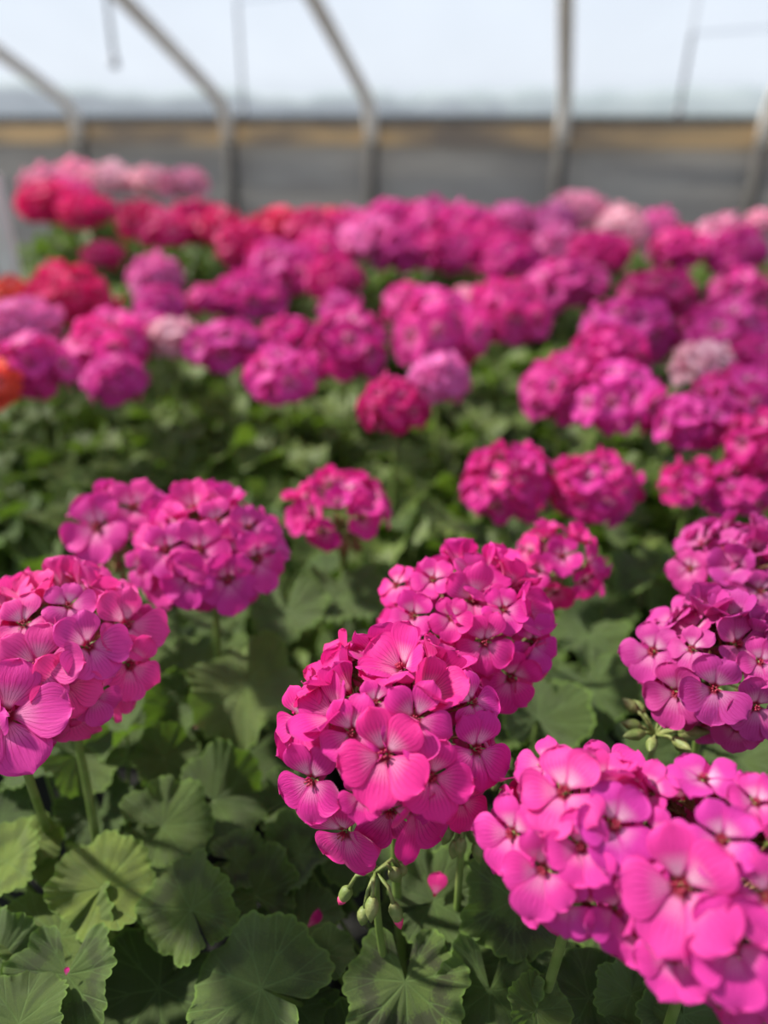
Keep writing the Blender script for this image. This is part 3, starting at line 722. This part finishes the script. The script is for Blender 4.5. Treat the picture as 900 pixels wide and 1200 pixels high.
FARS = [
 ('geranium with one small deep crimson-pink head standing low above the green stretch', [(462, 478, 80, (0.68, 0.02, 0.22, 1))]),
 ('geranium with stacked lilac-pink heads directly behind the small deep crimson-pink one', [(512, 392, 104, ORC, .9), (514, 444, 62, LILA)]),
 ('geranium with a salmon-topped head behind the stacked lilac-pink heads', [(482, 360, 62, ROSE)]),
 ('geranium with a wide rosy-crimson head beside the salmon-topped one, above green leaves', [(592, 368, 92, ROSE, .85), (548, 360, 50, PALE)]),
 ('geranium with a big trio of magenta heads bunched above dark leaves', [(655, 457, 90, ORC, 1), (725, 472, 108, ORC, .85), (712, 415, 80, HOT, .8)]),
 ('geranium with one broad magenta head rising behind the bunched trio', [(738, 388, 90, ORC, .9)]),
 ('geranium with three crowded magenta heads at the picture edge above the loose low head', [(815, 497, 82, ORC, .9), (860, 470, 100, ORC, .9), (892, 520, 60, HOT)]),
 ('geranium with flat-topped magenta heads at the edge, a whitish patch beneath', [(850, 392, 100, ORC, .7), (888, 425, 70, HOT), (822, 428, 34, BLUSH)]),
 ('geranium with a pink head that has a whitish centre, alone above leaves', [(664, 336, 84, ROSE, .7), (690, 330, 34, BLUSH)]),
 ('geranium with one round dark cerise head alone in a gap of leaves', [(773, 347, 76, (0.66, 0.02, 0.22, 1), .85), ]),
 ('geranium with a tall column of magenta heads near the picture edge under the wall', [(862, 298, 68, ORC), (868, 345, 62, ROSE)]),
 ('geranium with two squarish lilac-pink heads touching the edge, one above the other', [(36, 432, 96, ORC, .9), (28, 378, 86, LILA, .6)]),
 ('geranium with a tall boxy orchid-pink head above the green stretch', [(128, 408, 88, ORC, .9), (134, 445, 74, ORC)]),
 ('geranium with a small whitish-pink head between two orchid-pink ones', [(203, 398, 48, BLUSH), (176, 390, 44, ORC)]),
 ('geranium with a narrow upright lilac-magenta head behind the whitish-pink one', [(182, 332, 60, LILA, 1), (188, 362, 60, ORC)]),
 ('geranium with one wide crimson head beside an orange-red bloom', [(84, 350, 88, CRIM, .8)]),
 ('geranium with a scarlet head cut by the picture edge, beside the wide crimson head', [(8, 348, 58, SCAR, .6)]),
 ('geranium with a small orange bloom on a pale stem at the picture edge', [(-14, 455, 46, ORNG)]),
 ('geranium with a cushion-shaped magenta head above the green stretch', [(264, 406, 82, ORC, .75)]),
 ('geranium with a low spread-out magenta head hanging deepest into the green stretch', [(330, 442, 92, ORC, .8), (338, 398, 70, HOT, .7)]),
 ('geranium with a bright rose-magenta head above the lime-lit leaves', [(406, 408, 90, HOT, .9), (398, 366, 46, ORC)]),
 ('geranium with three merging magenta heads, the highest ring-shaped', [(330, 318, 86, ORC, .8), (292, 348, 80, ORC, .7), (244, 352, 50, ORC, .7)]),
 ('geranium with a deep pink head just beyond the ring-shaped magenta one', [(392, 328, 68, HOT, .8), (372, 302, 60, HOT)]),
 ('geranium with two cherry-red heads behind the merging magenta heads', [(285, 290, 64, CRIM), (258, 270, 56, RED)]),
 ('geranium with a wide cherry-crimson head above a dark gap', [(196, 270, 84, CRIM, .65), (166, 262, 56, CRIM), (232, 262, 60, CRIM)]),
 ('geranium with a tiny dull crimson head among plain leaves', [(122, 300, 46, CRIM, .7)]),
 ('geranium with bright crimson heads below the pale pink ones', [(104, 250, 76, CRIM, .6), (56, 240, 60, CRIM), (84, 232, 50, ROSE)]),
 ('geranium with two pale pink heads highest on the bench near the grey panel', [(56, 216, 66, PALE, .7), (92, 208, 60, PALE, .7), (130, 212, 66, BLUSH, .7)]),
 ('geranium with a pale pink head set against the grey curtain', [(180, 214, 70, BLUSH, .65), (214, 216, 60, PALE, .65)]),
 ('geranium with cherry-red heads below the curving steel hoop', [(326, 266, 60, RED, .7), (368, 274, 62, CRIM), (392, 266, 50, RED)]),
 ('geranium with lilac-magenta heads next to cherry-red ones beneath the curving hoop', [(432, 284, 84, LILA, .8), (410, 272, 56, ORC), (456, 262, 60, ORC)]),
 ('geranium with a broad hot pink head highest in the middle of the bench', [(500, 262, 92, HOT, .7), (470, 292, 66, ORC), (512, 296, 56, HOT)]),
 ('geranium with a hot pink head beside the broad highest one', [(550, 270, 72, ORC, .8), (540, 298, 64, ORC), (575, 285, 56, HOT)]),
 ('geranium with a dense cerise head under a lilac one', [(600, 305, 76, HOT, .75), (600, 262, 56, LILA, .8)]),
 ('geranium with a light pink head directly below the upright hoop', [(676, 248, 76, PALE, .7), (648, 264, 50, LILA)]),
 ('geranium with a hot pink head underneath the light pink one', [(696, 298, 88, HOT, .7), (656, 290, 56, LILA)]),
 ('geranium with a whitish-lilac head between pink ones under the wall', [(728, 272, 58, BLUSH, .9), ]),
 ('geranium with a round hot pink head below a light lilac one under the wall', [(793, 293, 60, HOT, .85), (768, 268, 46, LILA)]),
 ('geranium with light pink heads behind the tall magenta column', [(850, 272, 56, PALE, .7), (892, 262, 36, PALE)]),
]
for lab, hs in FARS:
    far_plant(lab, hs)
    if len(hs) == 0: print('empty', lab)
# leafy plants wherever the bench would show bare; each is described by the blooming plant it stands next to
SHORT_NEAR = ['large bright pink head over sunlit leaves', 'two sharp overlapping hot pink heads', 'two very large merging pink heads', 'two stacked dusky pink heads',
 'loose open head above brown buds', 'small ragged magenta head', 'sparse magenta head', 'two hot pink heads side by side', 'loose low magenta head']
SHORT_FAR = ['small deep crimson-pink head', 'stacked lilac-pink heads', 'salmon-topped head', 'wide rosy-crimson head', 'bunched magenta trio', 'broad magenta head over the trio',
 'three crowded magenta heads', 'flat-topped magenta heads', 'white-centred pink head', 'round dark cerise head', 'tall magenta column', 'squarish lilac-pink pair', 'tall boxy orchid head',
 'small whitish-pink head', 'narrow upright lilac head', 'wide crimson head', 'scarlet head', 'small orange bloom', 'cushion-shaped magenta head', 'low spread-out magenta head',
 'rose-magenta head over lime-lit leaves', 'three merging magenta heads', 'deep pink head by the ring-shaped one', 'two cherry-red heads', 'wide cherry-crimson head', 'tiny dull crimson head',
 'bright crimson heads', 'two pale pink highest heads', 'pale pink head against the grey curtain', 'cherry-red heads below the curving hoop', 'lilac-magenta heads below the curving hoop',
 'broad hot pink middle head', 'hot pink head beside the broadest', 'dense cerise head under a lilac one', 'light pink head below the upright hoop', 'hot pink head under the light pink one',
 'whitish-lilac head under the wall', 'round hot pink head under a lilac one', 'light pink heads behind the magenta column']
BLOOM = list(zip(PLANTS, SHORT_NEAR + SHORT_FAR)); assert len(PLANTS) == len(SHORT_NEAR) + len(SHORT_FAR)
rg = random.Random(3); used = {}; y = .70
while y < 2.75:
    x = -.56*y - .16
    while x < .56*y + .16:
        xx = x + rg.uniform(-.03, .03); yy = y + rg.uniform(-.03, .03)
        if all((q.base.x-xx)**2 + (q.base.y-yy)**2 > .155**2 for q in PLANTS):
            opts = []
            for q, sh in sorted(BLOOM, key=lambda t: (t[0].base.x-xx)**2 + (t[0].base.y-yy)**2)[:5]:
                dx, dy = xx - q.base.x, yy - q.base.y
                rel = 'behind' if dy > abs(dx) else ('in front of' if -dy > abs(dx) else 'beside')
                opts.append('leafy flowerless geranium %s the plant with %s' % (rel, sh))
            lab = next((o for o in opts if o not in used), None)
            if lab is None: x += .20; continue
            p = Plant('geranium_plant', xx, yy, lab, 'leafy geraniums without open flowers'); p.near = False; PLANTS.append(p); add_foliage(p, rg.uniform(.95, 1.1), 1 + max(0, min(.35, (yy-1.6)*.4))); used[lab] = 1
        x += .20
    y += .19
print('leafy plants', len(used))

# ------------------------------------------------------------------ fallen petals
def fallen(px, py, drop, s, label, nrm=(0, -.5, 1), roll=0.0, seed=1, ext=0.6):
    rnd = random.Random(seed); mb = MB(); petal(mb, 0, 1.0, ext, .25, rnd, 0, 8, 9)
    o = link('fallen_petal', mb.mesh('fallen_petal', [M_PETAL]), None, frame(at(px, py, drop)[0], Vector((math.cos(roll), math.sin(roll), 0)), Vector(nrm), s), (.62, .02, .22, 1))
    mb = None; tag(o, label, 'petal', 'fallen petals on the leaves')
fallen(509, 1052, .379, .013, 'magenta fallen petal lying flat on a leaf below the central head', roll=1.4, ext=.85, seed=4)
fallen(360, 1090, .398, .012, 'curled pink fallen petal standing on a dark leaf', nrm=(.9, -.6, .5), roll=1.7, seed=5, ext=.7)
fallen(77, 1144, .380, .004, 'tiny pink petal scrap in the notch of a round leaf', roll=1.57, seed=6, ext=.7)
fallen(227, 852, .37, .008, 'small blurred pink petal caught between leaves near the big cupped leaf', roll=.3, seed=7)

# ------------------------------------------------------------------ grey panel with a white edge at the far end of the bench
pc, _ = at(-12, 330, .30); pr = ray(-12, 250); 
pan = tag(bpy.data.objects.new('bench_panel', None), 'grey upright panel with a white edge post beside pale pink flowers', 'panel'); COL.objects.link(pan)
pd = 1.75; pz = math.cos(PITCH)*pd
px_ = (-55-450)/F; 
cx = px_*pd*1.0; pan.location = (0, 0, 0)
q1, t1 = at(4, 300, .17); q = ray(4, 300); qx = q*(1.62/q.y)
mb = MB(); mb.box((qx.x - .16, 1.62, (BZ + 1.235)/2 + .0), (.30, .02, 1.235 - BZ)); link('panel_board', mb.mesh('panel_board', [M_GREY], False), pan)
mb = MB(); mb.box((qx.x + .005, 1.62, (BZ + 1.255)/2), (.035, .035, 1.255 - BZ)); mb.box((qx.x - .16, 1.62, 1.245), (.33, .035, .02)); link('edge_post', mb.mesh('edge_post', [M_WHITE], False), pan)
print('objects', len(bpy.data.objects))
